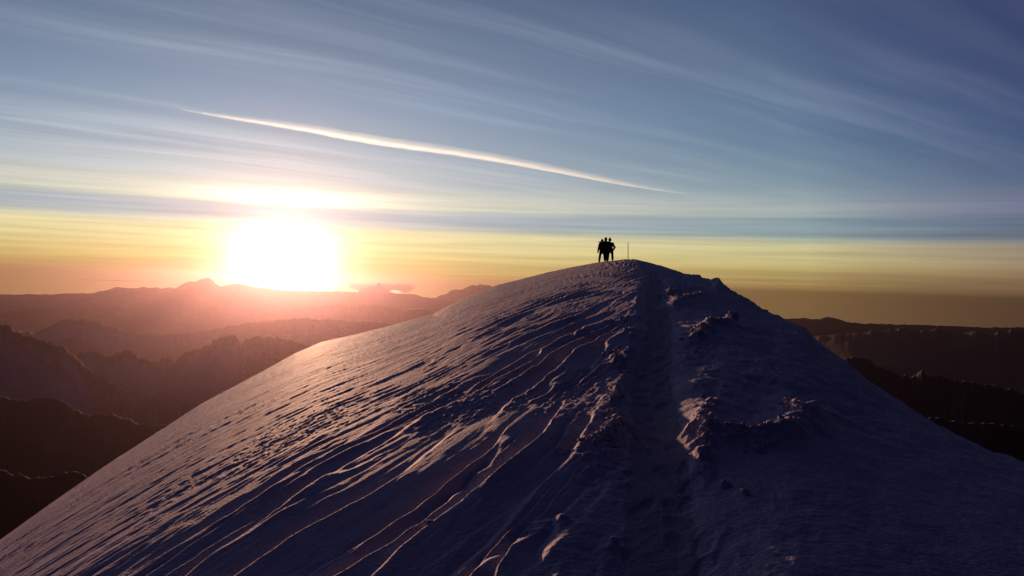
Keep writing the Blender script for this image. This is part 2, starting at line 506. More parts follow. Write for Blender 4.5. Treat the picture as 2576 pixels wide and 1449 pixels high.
def build_snow():
    ph = np.concatenate([np.linspace(-180, -45, 50, endpoint=False), np.linspace(-45, -32.5, 40, endpoint=False),
                         np.linspace(-32.5, 33.5, 1120, endpoint=False), np.linspace(33.5, 46, 40, endpoint=False),
                         np.linspace(46, 180, 50, endpoint=False)])
    ph = np.radians(ph)
    nc = len(ph)
    E1, E2, T = col_of(ph)
    NR = 720
    s0 = 3.0 / T
    kmax = (1 - s0) ** 2 / s0
    t = np.linspace(1, 0, NR)[:, None]
    k = kmax[None] * t
    s = 1 + k / 2 - np.sqrt(k + k * k / 4)
    inner = np.linspace(0.03, 1, 16)[:-1][:, None] * s0[None]
    outer = (1 + np.concatenate([np.linspace(0.004, 0.1, 20), np.geomspace(0.12, 40, 45)]))[:, None] * np.ones(nc)[None]
    s = np.vstack([inner, s, outer])
    nr = len(s)
    r = s * T[None]
    x = r * np.sin(ph)[None]; y = r * np.cos(ph)[None]
    z = base_z(r, E1[None], E2[None], T[None])
    z = z + detail(x.ravel(), y.ravel(), s.ravel()).reshape(z.shape)
    V = np.stack([x, y, z], -1).reshape(-1, 3)
    i = np.arange(nr - 1)[:, None]; j = np.arange(nc)[None]
    jn = (j + 1) % nc
    Fc = np.stack([i * nc + j, i * nc + jn, (i + 1) * nc + jn, (i + 1) * nc + j], -1).reshape(-1, 4)[:, ::-1]
    # vertex normals of the whole sheet, so that the path joins without a seam
    fn = np.cross(V[Fc[:, 2]] - V[Fc[:, 0]], V[Fc[:, 3]] - V[Fc[:, 1]])
    N = np.zeros_like(V)
    for q in range(4):
        for c in range(3):
            N[:, c] += np.bincount(Fc[:, q], fn[:, c], len(V))
    N /= np.linalg.norm(N, axis=1)[:, None] + 1e-12
    if N[:, 2].mean() < 0:
        N = -N; Fc = Fc[:, ::-1]
    ctr = V[Fc].mean(1)
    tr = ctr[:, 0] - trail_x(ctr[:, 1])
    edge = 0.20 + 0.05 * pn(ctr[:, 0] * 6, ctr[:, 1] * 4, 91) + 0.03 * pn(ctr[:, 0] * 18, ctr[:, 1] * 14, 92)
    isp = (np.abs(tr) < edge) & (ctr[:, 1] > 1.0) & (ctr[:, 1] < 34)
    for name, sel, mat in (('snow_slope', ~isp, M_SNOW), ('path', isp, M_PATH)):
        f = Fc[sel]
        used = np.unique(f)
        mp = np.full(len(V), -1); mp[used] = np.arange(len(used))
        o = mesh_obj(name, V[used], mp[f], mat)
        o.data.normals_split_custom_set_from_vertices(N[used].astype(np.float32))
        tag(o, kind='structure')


build_snow()


# ------------------------------------------------------------------ mountains and valley
def rock_snow_material(snow):
    m, T, b = principled('rock_and_snow', (0.07, 0.06, 0.06), 0.9)
    g = T.new('ShaderNodeNewGeometry'); tc = T.new('ShaderNodeTexCoord')
    sp = T.new('ShaderNodeSeparateXYZ'); T.l.new(tc.outputs['Object'], sp.inputs[0])
    sn = T.new('ShaderNodeSeparateXYZ'); T.l.new(g.outputs['Normal'], sn.inputs[0])
    n1 = T.noise(tc.outputs['Object'], 0.0011, 6.0, 0.6)
    n2 = T.noise(tc.outputs['Object'], 0.0004, 3.0, 0.5)
    at = T.new('ShaderNodeAttribute'); at.attribute_name = 'snow'
    f = T.mul(T.mul(at.outputs['Fac'], T.ss(n1, 0.22, 0.45)), snow)
    c = T.mix(f, T.mix(T.ss(n1, 0.35, 0.65), (0.022, 0.019, 0.020), (0.058, 0.049, 0.048)), (0.62, 0.63, 0.68))
    T.l.new(c, b.inputs['Base Color'])
    return m


M_MTN = {'left': rock_snow_material(0.85), 'right': rock_snow_material(0.04)}
BASE = -3150.0

RANGES = {
    'left': ((-38, 7), [
        (58e3, 0.13, 0.12, 0.25, [(-300, 735), (0, 742), (130, 741), (230, 738), (262, 732), (285, 724), (300, 723), (322, 724), (340, 727), (362, 722), (380, 726), (395, 723),
                              (408, 727), (425, 724), (440, 726), (455, 718), (478, 708), (490, 710), (505, 704), (525, 698), (532, 703), (545, 717),
                              (556, 721), (575, 717), (592, 714), (612, 716), (640, 722), (700, 730), (760, 733), (860, 734), (905, 736), (950, 738), (1018, 740),
                              (1046, 742), (1064, 748), (1100, 751), (1126, 755), (1160, 762), (1300, 775)]),
        (68e3, 0.05, 0.04, 0.10, [(880, 737), (898, 734), (914, 727), (930, 723), (944, 722), (950, 714), (954, 712), (958, 714), (966, 728), (985, 736), (1010, 740)]),
        (67e3, 0.05, 0.04, 0.10, [(1080, 748), (1100, 746), (1115, 741), (1123, 740), (1132, 733), (1146, 729), (1158, 730), (1168, 726), (1192, 716), (1198, 719), (1207, 714), (1216, 719),
                              (1227, 717), (1240, 722), (1280, 730)]),
        (42e3, 0.22, 0.16, 0.5, [(-200, 800), (0, 786), (90, 775), (190, 782), (300, 770), (420, 780), (560, 772), (700, 782), (860, 768), (960, 772), (1010, 778), (1060, 776), (1100, 788), (1300, 810)]),
        (26e3, 0.30, 0.2, 0.6, [(-200, 850), (0, 826), (90, 838), (130, 818), (170, 800), (205, 802), (250, 812), (330, 836), (420, 842), (520, 832), (600, 815), (680, 808), (760, 800), (860, 806), (960, 812), (1100, 830)]),
        (14e3, 0.32, 0.2, 0.8, [(-300, 790), (-100, 800), (0, 812), (30, 820), (46, 836), (72, 846), (100, 853), (130, 860), (150, 866), (165, 876), (182, 892), (220, 930), (300, 975), (420, 1010), (600, 1040)]),
        (15.5e3, 0.30, 0.2, 0.8, [(100, 930), (170, 900), (205, 887), (235, 880), (262, 886), (285, 889), (322, 880), (336, 883), (346, 896), (380, 906), (420, 896), (440, 904), (462, 890), (482, 880),
                              (520, 866), (550, 846), (575, 838), (590, 842), (612, 858), (640, 846), (680, 850), (740, 862), (900, 900)]),
        (8.5e3, 0.30, 0.2, 0.8, [(-300, 960), (0, 985), (60, 1000), (130, 985), (210, 1040), (300, 1030), (380, 1075), (450, 1050), (520, 1090), (700, 1150)]),
        (5.2e3, 0.36, 0.2, 0.8, [(-300, 1130), (0, 1160), (90, 1190), (170, 1150), (260, 1200), (400, 1230)]),
    ]),
    'right': ((12, 42), [
        (64e3, 0.10, 0.08, 0.3, [(1800, 800), (1940, 799), (1985, 803), (2020, 801), (2060, 804), (2082, 798), (2105, 803), (2135, 811), (2180, 815), (2300, 818), (2450, 824), (2700, 826)]),
        (44e3, 0.24, 0.14, 0.5, [(1850, 870), (2000, 858), (2050, 850), (2090, 846), (2130, 843), (2165, 840), (2200, 835), (2240, 832), (2270, 827), (2282, 829), (2290, 836), (2315, 834), (2340, 829), (2360, 828), (2385, 836), (2412, 842),
                             (2430, 836), (2446, 834), (2462, 839), (2500, 841), (2520, 833), (2548, 831), (2576, 834), (2700, 826), (2900, 830)]),
        (15e3, 0.30, 0.2, 0.6, [(1980, 960), (2080, 925), (2118, 908), (2132, 899), (2150, 897), (2166, 898), (2185, 906), (2210, 920), (2235, 934), (2260, 942), (2280, 946), (2300, 940), (2318, 935), (2338, 936), (2360, 948), (2390, 954),
                            (2420, 958), (2470, 967), (2520, 976), (2576, 990), (2750, 1010), (2950, 1030)]),
        (8e3, 0.32, 0.2, 0.6, [(2100, 1100), (2300, 1040), (2450, 1055), (2576, 1070), (2750, 1090)]),
    ]),
}


def build_mountains(key, nc, nr):
    (a0, a1), layers = RANGES[key]
    ph = np.radians(np.linspace(a0, a1, nc)); r = np.geomspace(3000, 71e3, nr)
    r = np.unique(np.concatenate([r] + [np.linspace(D * 0.95, D * 1.05, 44) for D, *_ in layers]).round(1))
    nr = len(r)
    snowy = np.zeros((nr, nc))
    PH, RR = np.meshgrid(ph, r)
    X = RR * np.sin(PH); Y = RR * np.cos(PH)
    xk, yk = X / 1000, Y / 1000
    warp = pn(xk * 0.22, yk * 0.22, 101)
    Z = BASE + 260 * (fbm(xk * 0.25, yk * 0.25, 102, 4) + 0.2)
    er = ridged(xk * 0.36 + 0.4 * warp, yk * 0.36, 110, 5, 0.55)
    er2 = ridged(xk * 1.1, yk * 1.1, 120, 4, 0.5)
    for li, (D, wf, wb, rough, pts) in enumerate(layers):
        p = np.array(pts, float)
        az, el = pe(p[:, 0], p[:, 1])
        e = np.interp(ph, az, el)
        jag = (0.008 if D < 10e3 else 0.0022 if D > 50e3 else 0.0060 if D > 20e3 else 0.0120)
        if D < 10e3:
            jag = 0.008
            e = gsmooth(e, 5)
        e = e + jag * (ridged(ph * 60 + 0.5 * pn(ph * 40, ph * 0, 170 + li), ph * 0 + li, 130 + li, 6, 0.62) - 0.50)
        fq = 4.0 / (D / 1000)
        er = ridged(xk * fq + 0.5 * warp, yk * fq * 0.8, 110 + li, 6 if D > 10e3 else 4, 0.55)
        er2 = ridged(xk * fq * 3.3, yk * fq * 3.3, 120 + li, 5 if D > 10e3 else 2, 0.6)
        inside = sst(ph, az[0] - R(0.6), az[0] + R(0.6)) * sst(ph, az[-1] + R(0.6), az[-1] - R(0.6))
        Dp = D * (1 + 0.04 * pn(ph * 14, ph * 0, 140 + li))
        zs = BASE + (e * Dp - BASE) * inside
        zsm = gsmooth(zs, 14)
        u = (RR - Dp[None]) / D
        au = np.where(u < 0, -u / wf, u / wb)
        au = np.sqrt(au ** 2 + 0.018 ** 2) - 0.018
        au = au * (1 + 0.5 * rough * pn(xk * 0.25, yk * 0.25, 150 + li))
        prof = np.clip(1 - au, 0, 1) ** 1.25
        kc = np.exp(-(au / 0.22) ** 2)
        z = BASE + (zsm[None] + (zs - zsm)[None] * kc - BASE) * prof
        hh = np.maximum(z - BASE, 0)
        cut = np.minimum(au * 2.2 + (0.10 if D < 30e3 else 0.03), 1.0)
        z = z - hh * rough * (0.55 * (1 - er) + 0.26 * (1 - er2)) * cut
        gul = sst(0.62 * (1 - er) + 0.38 * (1 - er2) + 0.20 * pn(xk * fq * 0.7, yk * fq * 0.7, 190 + li), 0.27, 0.37) * sst(z, -2300, -1500) * sst(au, 0.0, 0.06)
        snowy = np.where(z > Z, gul * (10e3 < D < 30e3), snowy)
        Z = np.maximum(Z, z)
    Z = np.maximum(Z, -3190)
    V = np.stack([X, Y, Z], -1).reshape(-1, 3)
    i = np.arange(nr - 1)[:, None]; j = np.arange(nc - 1)[None]
    Fc = np.stack([i * nc + j, i * nc + j + 1, (i + 1) * nc + j + 1, (i + 1) * nc + j], -1).reshape(-1, 4)[:, ::-1]
    o = mesh_obj('mountains', V, Fc, M_MTN[key])
    at = o.data.attributes.new('snow', 'FLOAT', 'POINT')
    at.data.foreach_set('value', snowy.astype(np.float32).ravel())
    tag(o, kind='structure')
    return o


build_mountains('left', 520, 200)
build_mountains('right', 330, 150)

m, T, b = principled('valley_ground', (0.045, 0.045, 0.035), 1.0)
tc = T.new('ShaderNodeTexCoord')
T.l.new(T.mix(T.noise(tc.outputs['Object'], 0.0006, 5.0), (0.02, 0.022, 0.018), (0.08, 0.075, 0.06)), b.inputs['Base Color'])
n = 96
vs = [(0, 0, -3230.0)] + [(73.5e3 * math.sin(2 * math.pi * k / n), 73.5e3 * math.cos(2 * math.pi * k / n), -3230.0) for k in range(n)]
valley = mesh_obj('valley_floor', vs, [(0, 1 + (k + 1) % n, 1 + k) for k in range(n)], m, smooth=False)
tag(valley, kind='structure')

# ------------------------------------------------------------------ haze
def volume_mat(name, density, aniso, color=(1, 1, 1)):
    mm = bpy.data.materials.new(name); mm.use_nodes = True
    t = mm.node_tree; t.nodes.clear()
    o = t.nodes.new('ShaderNodeOutputMaterial'); v = t.nodes.new('ShaderNodeVolumePrincipled')
    v.inputs['Density'].default_value = density; v.inputs['Anisotropy'].default_value = aniso
    v.inputs['Color'].default_value = (*color, 1)
    t.links.new(v.outputs[0], o.inputs['Volume'])
    return mm


HX, HB, HT = 75e3, -3400.0, 450.0
hv = [(sx * HX, sy * HX, z) for z in (HB, HT) for sy in (-1, 1) for sx in (-1, 1)]
haze = mesh_obj('haze', hv, [(0, 2, 3, 1), (4, 5, 7, 6), (0, 1, 5, 4), (2, 6, 7, 3), (0, 4, 6, 2), (1, 3, 7, 5)],
                volume_mat('haze_air', 1.3e-5, 0.90, (0.120, 0.086, 0.098)), smooth=False)
tag(haze, kind='stuff')
haze.display_type = 'WIRE'

# ------------------------------------------------------------------ clouds far off, beyond the hazy air
def at_px(px, py, r):
    """point in direction (px, py) at horizontal distance r"""
    ph, e = pe(px, py)
    return Vector((r * math.sin(ph), r * math.cos(ph), float(e) * r))


def lens_cloud(name, outline, r, depth, mat, label, group=None, nseg=20, seed=0, parent=None):
    """closed lump of cloud: outline = list of (px, top py, bottom py); elliptical in depth"""
    o = np.array(outline, float)
    xs = np.linspace(o[0, 0], o[-1, 0], 64)
    tp = np.interp(xs, o[:, 0], o[:, 1]); bt = np.interp(xs, o[:, 0], o[:, 2])
    ctr = at_px(float(xs.mean()), float((tp.mean() + bt.mean()) / 2), r)
    k = r / 2143.6
    vs = []; fs = []
    for i, x in enumerate(xs):
        up = at_px(x, tp[i], r); dn = at_px(x, bt[i], r)
        w = depth * math.sqrt(max(0.002, 1 - (2 * i / 63 - 1) ** 2))
        fw = Vector((up.x, up.y, 0)).normalized()
        for j in range(nseg):
            a = 2 * math.pi * j / nseg
            nz = 1 + 0.35 * float(pn(np.array([x * 0.09 + j * 0.0]), np.array([math.sin(a) * 1.3 + math.cos(a) * 2.1 + seed]), 200 + seed)[0])
            m = (up + dn) / 2
            vs.append(m + fw * (w * math.cos(a) * nz) + (up - dn) / 2 * math.sin(a) - ctr)
    for i in range(63):
        for j in range(nseg):
            a = i * nseg + j; b2 = i * nseg + (j + 1) % nseg
            fs.append((a, b2, b2 + nseg, a + nseg))
    fs.append(tuple(range(nseg))[::-1]); fs.append(tuple(range(63 * nseg, 64 * nseg)))
    ob = mesh_obj(name, [tuple(v) for v in vs], fs, mat, parent)
    bm = bmesh.new(); bm.from_mesh(ob.data); bmesh.ops.recalc_face_normals(bm, faces=bm.faces); bm.to_mesh(ob.data); bm.free()
    ob.location = ctr
    if label:
        tag(ob, label, 'cloud', group)
    return ob


M_CLOUD = volume_mat('cloud_bank', 0.0020, 0.3)
M_PUFF = volume_mat('cloud_puff', 0.0016, 0.7)
M_STRIP = volume_mat('cloud_strip', 0.0009, 0.2)
GRP = 'small clouds along the horizon'
lens_cloud('cloud', [(874, 719, 722), (882, 712, 726), (892, 711, 729), (905, 714, 732), (925, 716, 736), (950, 712, 738), (975, 713, 740), (988, 715, 741), (1000, 712, 741),
                     (1016, 714, 740), (1030, 714, 734), (1040, 716, 729), (1047, 721, 723)], 105e3, 1500, M_CLOUD,
           'long grey cloud bank with an overhanging right tip, behind the pointed horn peak', GRP, seed=1)
lens_cloud('cloud', [(893, 734, 735), (905, 731, 736), (918, 732, 736), (930, 734, 735)], 77.5e3, 500, M_PUFF,
           'thin bright cloud at the left foot of the pointed horn peak', GRP, seed=2)
lens_cloud('cloud', [(980, 734, 738), (988, 730, 740), (998, 730, 741), (1008, 733, 741), (1016, 738, 741)], 77.5e3, 600, M_PUFF,
           'rounded bright edged cloud just right of the pointed horn peak', GRP, seed=3)
lens_cloud('cloud', [(150, 703, 704), (230, 703, 705), (290, 703, 707), (335, 705, 710), (360, 706, 710), (367, 708, 709)], 98e3, 900, M_STRIP,
           'thin dark cloud strip floating above the low skyline, farthest left', GRP, seed=4)
lens_cloud('cloud', [(366, 708, 709), (400, 707, 710), (430, 708, 709)], 98e3, 600, M_STRIP,
           'faint short cloud wisp between the dark strip and the pyramid peak', GRP, seed=5)
M_WHITE = principled('cloud_top', (0.85, 0.85, 0.86), 1.0)[0]
lens_cloud('cloud', [(1018, 781, 783), (1030, 777.5, 783), (1048, 776, 783), (1064, 777, 783), (1082, 781, 783)], 36e3, 900, M_WHITE,
           'bright arched cap cloud on the hazy ridge beside the snow slope', GRP, seed=6)

# ------------------------------------------------------------------ condensation trail
TRAILP = [(455, 276), (490, 283), (560, 294), (640, 307), (760, 325), (850, 343), (950, 361), (1100, 380), (1250, 403), (1400, 431), (1550, 461), (1650, 478), (1730, 489)]
TRAILW = [1.2, 2.2, 3.6, 5.0, 6.5, 7.5, 8.0, 7.5, 6.8, 6.0, 4.6, 3.0, 1.0]


def tube(path, radii, nseg=10, jit=0.0, seed=0, flat=1.0):
    vs = []; fs = []
    n = len(path)
    for i, p in enumerate(path):
        d = (path[min(i + 1, n - 1)] - path[max(i - 1, 0)]).normalized()
        s = d.cross(Vector((0, 0, 1))).normalized(); u = s.cross(d).normalized()
        for j in range(nseg):
            a = 2 * math.pi * j / nseg
            k = radii[i] * (1 + jit * float(pn(np.array([i * 0.35 + seed]), np.array([j * 0.6 + seed]), 300)[0]))
            vs.append(p + s * (k * math.cos(a) * flat) + u * (k * math.sin(a)))
    for i in range(n - 1):
        for j in range(nseg):
            a = i * nseg + j; b2 = i * nseg + (j + 1) % nseg
            fs.append((a, b2, b2 + nseg, a + nseg))
    fs.append(tuple(range(nseg))[::-1]); fs.append(tuple(range((n - 1) * nseg, n * nseg)))
    return vs, fs


def sky_pt(px, py, h=5000.0):
    ph, e = pe(px, py)
    r = h / float(e)
    return Vector((r * math.sin(ph), r * math.cos(ph), h)), r


def fix_normals(o):
    bm = bmesh.new(); bm.from_mesh(o.data); bmesh.ops.recalc_face_normals(bm, faces=bm.faces); bm.to_mesh(o.data); bm.free()


def build_contrail():
    o = np.array(TRAILP, float)
    xs = np.linspace(o[0, 0], o[-1, 0], 110)
    ys = gsmooth(np.interp(xs, o[:, 0], o[:, 1]), 4); ws = gsmooth(np.interp(xs, o[:, 0], TRAILW), 3)
    pts = []; rad = []
    for x, y, w in zip(xs, ys, ws):
        p, r = sky_pt(x, y); pts.append(p); rad.append(max(w, 0.6) * 0.62 * r / 2143.6)
    vs, fs = tube(pts, rad, 10, 0.9, 3)
    c = sum(pts, Vector()) / len(pts)
    ob = mesh_obj('contrail', [tuple(v - c) for v in vs], fs, volume_mat('ice_trail', 0.0014, 0.68, (0.66, 0.92, 1.0)))
    fix_normals(ob)
    ob.location = c
    tag(ob, 'long white aircraft trail slanting down across the sky above the sun', 'contrail')
    for grow, dens in ((1.6, 0.00050), (2.6, 0.00024)):
        hv_, hf_ = tube([p + Vector((0, 0, q * (grow - 1) * 0.8)) for p, q in zip(pts, rad)], [q * grow for q in rad], 12, 0.35, 9)
        ha = mesh_obj('soft_edge', [tuple(v - c) for v in hv_], hf_, volume_mat('ice_veil', dens, 0.68, (0.66, 0.92, 1.0)), ob)
        fix_normals(ha)
    V = []; Fs = []
    rr = random.Random(5)
    for k in range(46):                                   # feathered fall streaks along the upper edge
        x = 500 + 800 * ((k + rr.random()) / 46)
        y = float(np.interp(x, xs, ys)); w = float(np.interp(x, xs, ws))
        ln = (60 + 75 * rr.random()) * (0.4 + w / 14)
        sl = 0.015 + 0.05 * rr.random()
        path = []; rads = []
        for i in range(9):
            t = i / 8
            p, r = sky_pt(x + ln * t, y - w * 0.3 + ln * t * sl)
            path.append(p); rads.append((0.25 + 2.3 * (1 - t)) * r / 2143.6)
        v2, f2 = tube(path, rads, 6)
        Fs += [tuple(i + len(V) for i in f) for f in f2]; V += v2
    fe = mesh_obj('feathered_edge', [tuple(v - c) for v in V], Fs, volume_mat('ice_feathers', 0.0011, 0.68, (0.66, 0.92, 1.0)), ob)
    fix_normals(fe)
    return ob


build_contrail()

# ------------------------------------------------------------------ the three people and the marker pole


def fabric(name, c, rough=0.85):
    mm, T, b = principled(name, c, rough)
    tc = T.new('ShaderNodeTexCoord')
    n = T.noise(tc.outputs['Object'], 14.0, 3.0)
    T.l.new(T.scale(c, T.add(0.8, T.mul(n, 0.4))), b.inputs['Base Color'])
    return mm


M_SKIN = fabric('skin', (0.42, 0.25, 0.18), 0.6)


def blob_mesh(parts, voxel, smooth=4):
    """parts: ('t', a, b, ra, rb) tapered limb or ('s', centre, (rx, ry, rz)); one continuous surface"""
    bm = bmesh.new()
    for p in parts:
        if p[0] == 't':
            a, b2, ra, rb = Vector(p[1]), Vector(p[2]), p[3], p[4]
            d = b2 - a
            rot = d.to_track_quat('Z', 'Y').to_matrix().to_4x4()
            ret = bmesh.ops.create_cone(bm, cap_ends=True, segments=14, radius1=ra, radius2=rb, depth=d.length)
            bmesh.ops.transform(bm, matrix=Matrix.Translation((a + b2) / 2) @ rot, verts=ret['verts'])
            for c, rr in ((a, ra), (b2, rb)):
                ret = bmesh.ops.create_uvsphere(bm, u_segments=12, v_segments=8, radius=rr)
                bmesh.ops.translate(bm, vec=c, verts=ret['verts'])
        else:
            ret = bmesh.ops.create_uvsphere(bm, u_segments=18, v_segments=12, radius=1)
            bmesh.ops.transform(bm, matrix=Matrix.Translation(p[1]) @ Matrix.Diagonal((*p[2], 1)), verts=ret['verts'])
    me = bpy.data.meshes.new('tmp'); bm.to_mesh(me); bm.free()
    ob = bpy.data.objects.new('tmp', me); col.objects.link(ob)
    md = ob.modifiers.new('r', 'REMESH'); md.mode = 'VOXEL'; md.voxel_size = voxel
    sm = ob.modifiers.new('s', 'SMOOTH'); sm.iterations = smooth; sm.factor = 0.5
    dg = bpy.context.evaluated_depsgraph_get(); dg.update()
    out = bpy.data.meshes.new_from_object(ob.evaluated_get(dg))
    bpy.data.objects.remove(ob); bpy.data.meshes.remove(me)
    return out


def person(px, r, feet, hgt, arms, jackets, hat, label, lean=0.0, twist=0.0, zoff=0.0):
    """feet: two local (x, y) spots; arms: per side (elbow, hand) in local coords; faces the camera (-Y)"""
    ph, _ = pe(px, 655)
    ox, oy = r * math.sin(ph), r * math.cos(ph)
    yaw = -float(ph)
    k = hgt / 1.78
    gz = [float(full_z(ox + f[0] * math.cos(yaw) - f[1] * math.sin(yaw), oy + f[1] * math.cos(yaw) + f[0] * math.sin(yaw))[0]) for f in feet]
    oz = min(gz)
    root = mesh_holder = None
    hip_z = 0.93 * k; sh_z = 1.45 * k; hx = 0.105 * k; sx = 0.185 * k
    cx = (feet[0][0] + feet[1][0]) / 2; cy = (feet[0][1] + feet[1][1]) / 2
    tx = cx + lean
    body = [('t', (cx, cy, hip_z), (tx, cy, 1.20 * k), 0.14 * k, 0.135 * k), ('t', (tx, cy, 1.2 * k), (tx, cy, 1.38 * k), 0.145 * k, 0.12 * k),
            ('t', (tx - sx * 0.8, cy, sh_z - 0.03), (tx + sx * 0.8, cy, sh_z - 0.03), 0.075 * k, 0.075 * k),
            ('t', (tx, cy, sh_z - 0.05), (tx, cy - 0.01, 1.56 * k), 0.062 * k, 0.056 * k),
            ('s', (tx, cy - 0.015, 1.655 * k), (0.078 * k, 0.098 * k, 0.118 * k)), ('s', (tx, cy - 0.05, 1.60 * k), (0.055 * k, 0.06 * k, 0.06 * k)),
            ('t', (tx, cy - 0.105, 1.665 * k), (tx, cy - 0.125, 1.635 * k), 0.012, 0.017),
            ('s', (tx - 0.08 * k, cy, 1.65 * k), (0.012, 0.022, 0.034)), ('s', (tx + 0.08 * k, cy, 1.65 * k), (0.012, 0.022, 0.034))]
    trousers = [('t', (cx, cy, hip_z + 0.05), (cx, cy, hip_z - 0.03), 0.165 * k, 0.16 * k)]
    boots = []
    for sgn, f, z in zip((-1, 1), feet, gz):
        fz = z - oz
        h = Vector((cx + sgn * hx, cy, hip_z)); an = Vector((f[0], f[1], fz + 0.10)); kn = (h + an) / 2 + Vector((sgn * 0.01, -0.03, 0.02))
        body += [('t', h, kn, 0.088 * k, 0.06 * k), ('t', kn, an, 0.058 * k, 0.042 * k), ('t', an - Vector((0, -0.04, 0.05)), an + Vector((sgn * 0.02, -0.15, -0.065)), 0.04, 0.034)]
        trousers += [('t', h, kn, 0.128 * k, 0.100 * k), ('t', kn, an + Vector((0, 0, 0.06)), 0.100 * k, 0.092 * k)]
        boots += [('t', an + Vector((0, 0, 0.12)), an - Vector((0, 0, 0.04)), 0.068, 0.066), ('t', an + Vector((0, 0.045, -0.055)), an + Vector((sgn * 0.03, -0.17, -0.06)), 0.052, 0.048)]
    jacket = [('t', (cx, cy, hip_z - 0.06), (tx, cy, 1.22 * k), 0.205 * k, 0.205 * k), ('t', (tx, cy, 1.22 * k), (tx, cy, 1.38 * k), 0.205 * k, 0.165 * k),
              ('t', (tx - sx, cy, sh_z - 0.04), (tx + sx, cy, sh_z - 0.04), 0.095 * k, 0.095 * k), ('t', (tx, cy, sh_z), (tx, cy, 1.53 * k), 0.095 * k, 0.082 * k)]
    gloves = []
    for sgn, (el, hd) in zip((-1, 1), arms):
        s = Vector((tx + sgn * sx, cy, sh_z - 0.03)); el = Vector(el) * k + Vector((cx, cy, 0)); hd = Vector(hd) * k + Vector((cx, cy, 0))
        body += [('t', s, el, 0.05 * k, 0.042 * k), ('t', el, hd, 0.041 * k, 0.030 * k)]
        jacket += [('t', s, el, 0.098 * k, 0.088 * k), ('t', el, hd - (hd - el).normalized() * 0.02, 0.086 * k, 0.070 * k)]
        d = (hd - el).normalized(); side = d.cross(Vector((0, 1, 0)))
        side = side.normalized() if side.length > 0.1 else Vector((1, 0, 0))
        fw = side.cross(d)
        body += [('t', hd, hd + d * 0.085, 0.034, 0.036)]
        gloves += [('t', hd - d * 0.03, hd + d * 0.03, 0.050, 0.046), ('t', hd + d * 0.03, hd + d * 0.085, 0.046, 0.044)]
        for q, ln in zip((-1.5, -0.5, 0.5, 1.5), (0.060, 0.074, 0.070, 0.055)):
            b0 = hd + d * 0.085 + fw * (q * 0.020)
            body += [('t', b0, b0 + d * ln * 0.55, 0.0095, 0.009), ('t', b0 + d * ln * 0.55, b0 + d * ln + side * (sgn * 0.022), 0.009, 0.008)]
            gloves += [('t', b0, b0 + d * ln * 0.55, 0.0155, 0.015), ('t', b0 + d * ln * 0.55, b0 + d * ln * 1.02 + side * (sgn * 0.022), 0.015, 0.013)]
        b0 = hd + d * 0.02 - fw * 0.036
        body += [('t', b0, b0 + d * 0.055 - fw * 0.03, 0.012, 0.010)]
        gloves += [('t', b0, b0 + d * 0.06 - fw * 0.035, 0.020, 0.016)]
    root = bpy.data.objects.new('person', blob_mesh(body, 0.0085, 3)); col.objects.link(root)
    root.location = (ox, oy, oz + zoff); root.rotation_euler = (0, 0, yaw)
    tag(root, label, 'person', 'people standing arm in arm on the snow summit')
    root.data.materials.clear(); root.data.materials.append(M_SKIN)

    def child(name, parts, mat, vox=0.014, sm=3):
        me = blob_mesh(parts, vox, sm); me.name = name
        me.materials.clear(); me.materials.append(mat)
        me.polygons.foreach_set('use_smooth', np.ones(len(me.polygons), bool))
        c = bpy.data.objects.new(name, me); col.objects.link(c); c.parent = root
        return c
    root.data.polygons.foreach_set('use_smooth', np.ones(len(root.data.polygons), bool))
    child('trousers', trousers, jackets[1]); child('jacket', jacket, jackets[0])
    for part, lst, vox in (('boot', boots, 0.014), ('glove', gloves, 0.010)):
        h = len(lst) // 2
        child(part, lst[:h], M_BOOT, vox); child(part, lst[h:], M_BOOT, vox)
    hz = 1.655 * k
    if hat == 'hood':
        hp = [('s', (tx, cy + 0.012, hz + 0.012), (0.112 * k, 0.118 * k, 0.142 * k)), ('t', (tx, cy + 0.04, hz - 0.06), (tx, cy + 0.03, 1.50 * k), 0.095 * k, 0.10 * k)]
        child('hood', hp, jackets[0], 0.012)
    else:
        hp = [('t', (tx, cy + 0.005, hz + 0.035), (tx, cy + 0.01, hz + 0.115), 0.101 * k, 0.083 * k), ('t', (tx - 0.03, cy, hz + 0.035), (tx + 0.03, cy, hz + 0.035), 0.100 * k, 0.100 * k)]
        if hat == 'bobble':
            hp.append(('s', (tx, cy + 0.01, hz + 0.215), (0.04, 0.04, 0.036)))
        h = child('hat', hp, M_HAT, 0.011)
    # eyes and mouth
    for sgn in (-1, 1):
        ey = [('s', (tx + sgn * 0.031 * k, cy - 0.104 * k, 1.665 * k), (0.012, 0.008, 0.008))]
        child('eye', ey, M_BOOT, 0.004, 1)
    return root


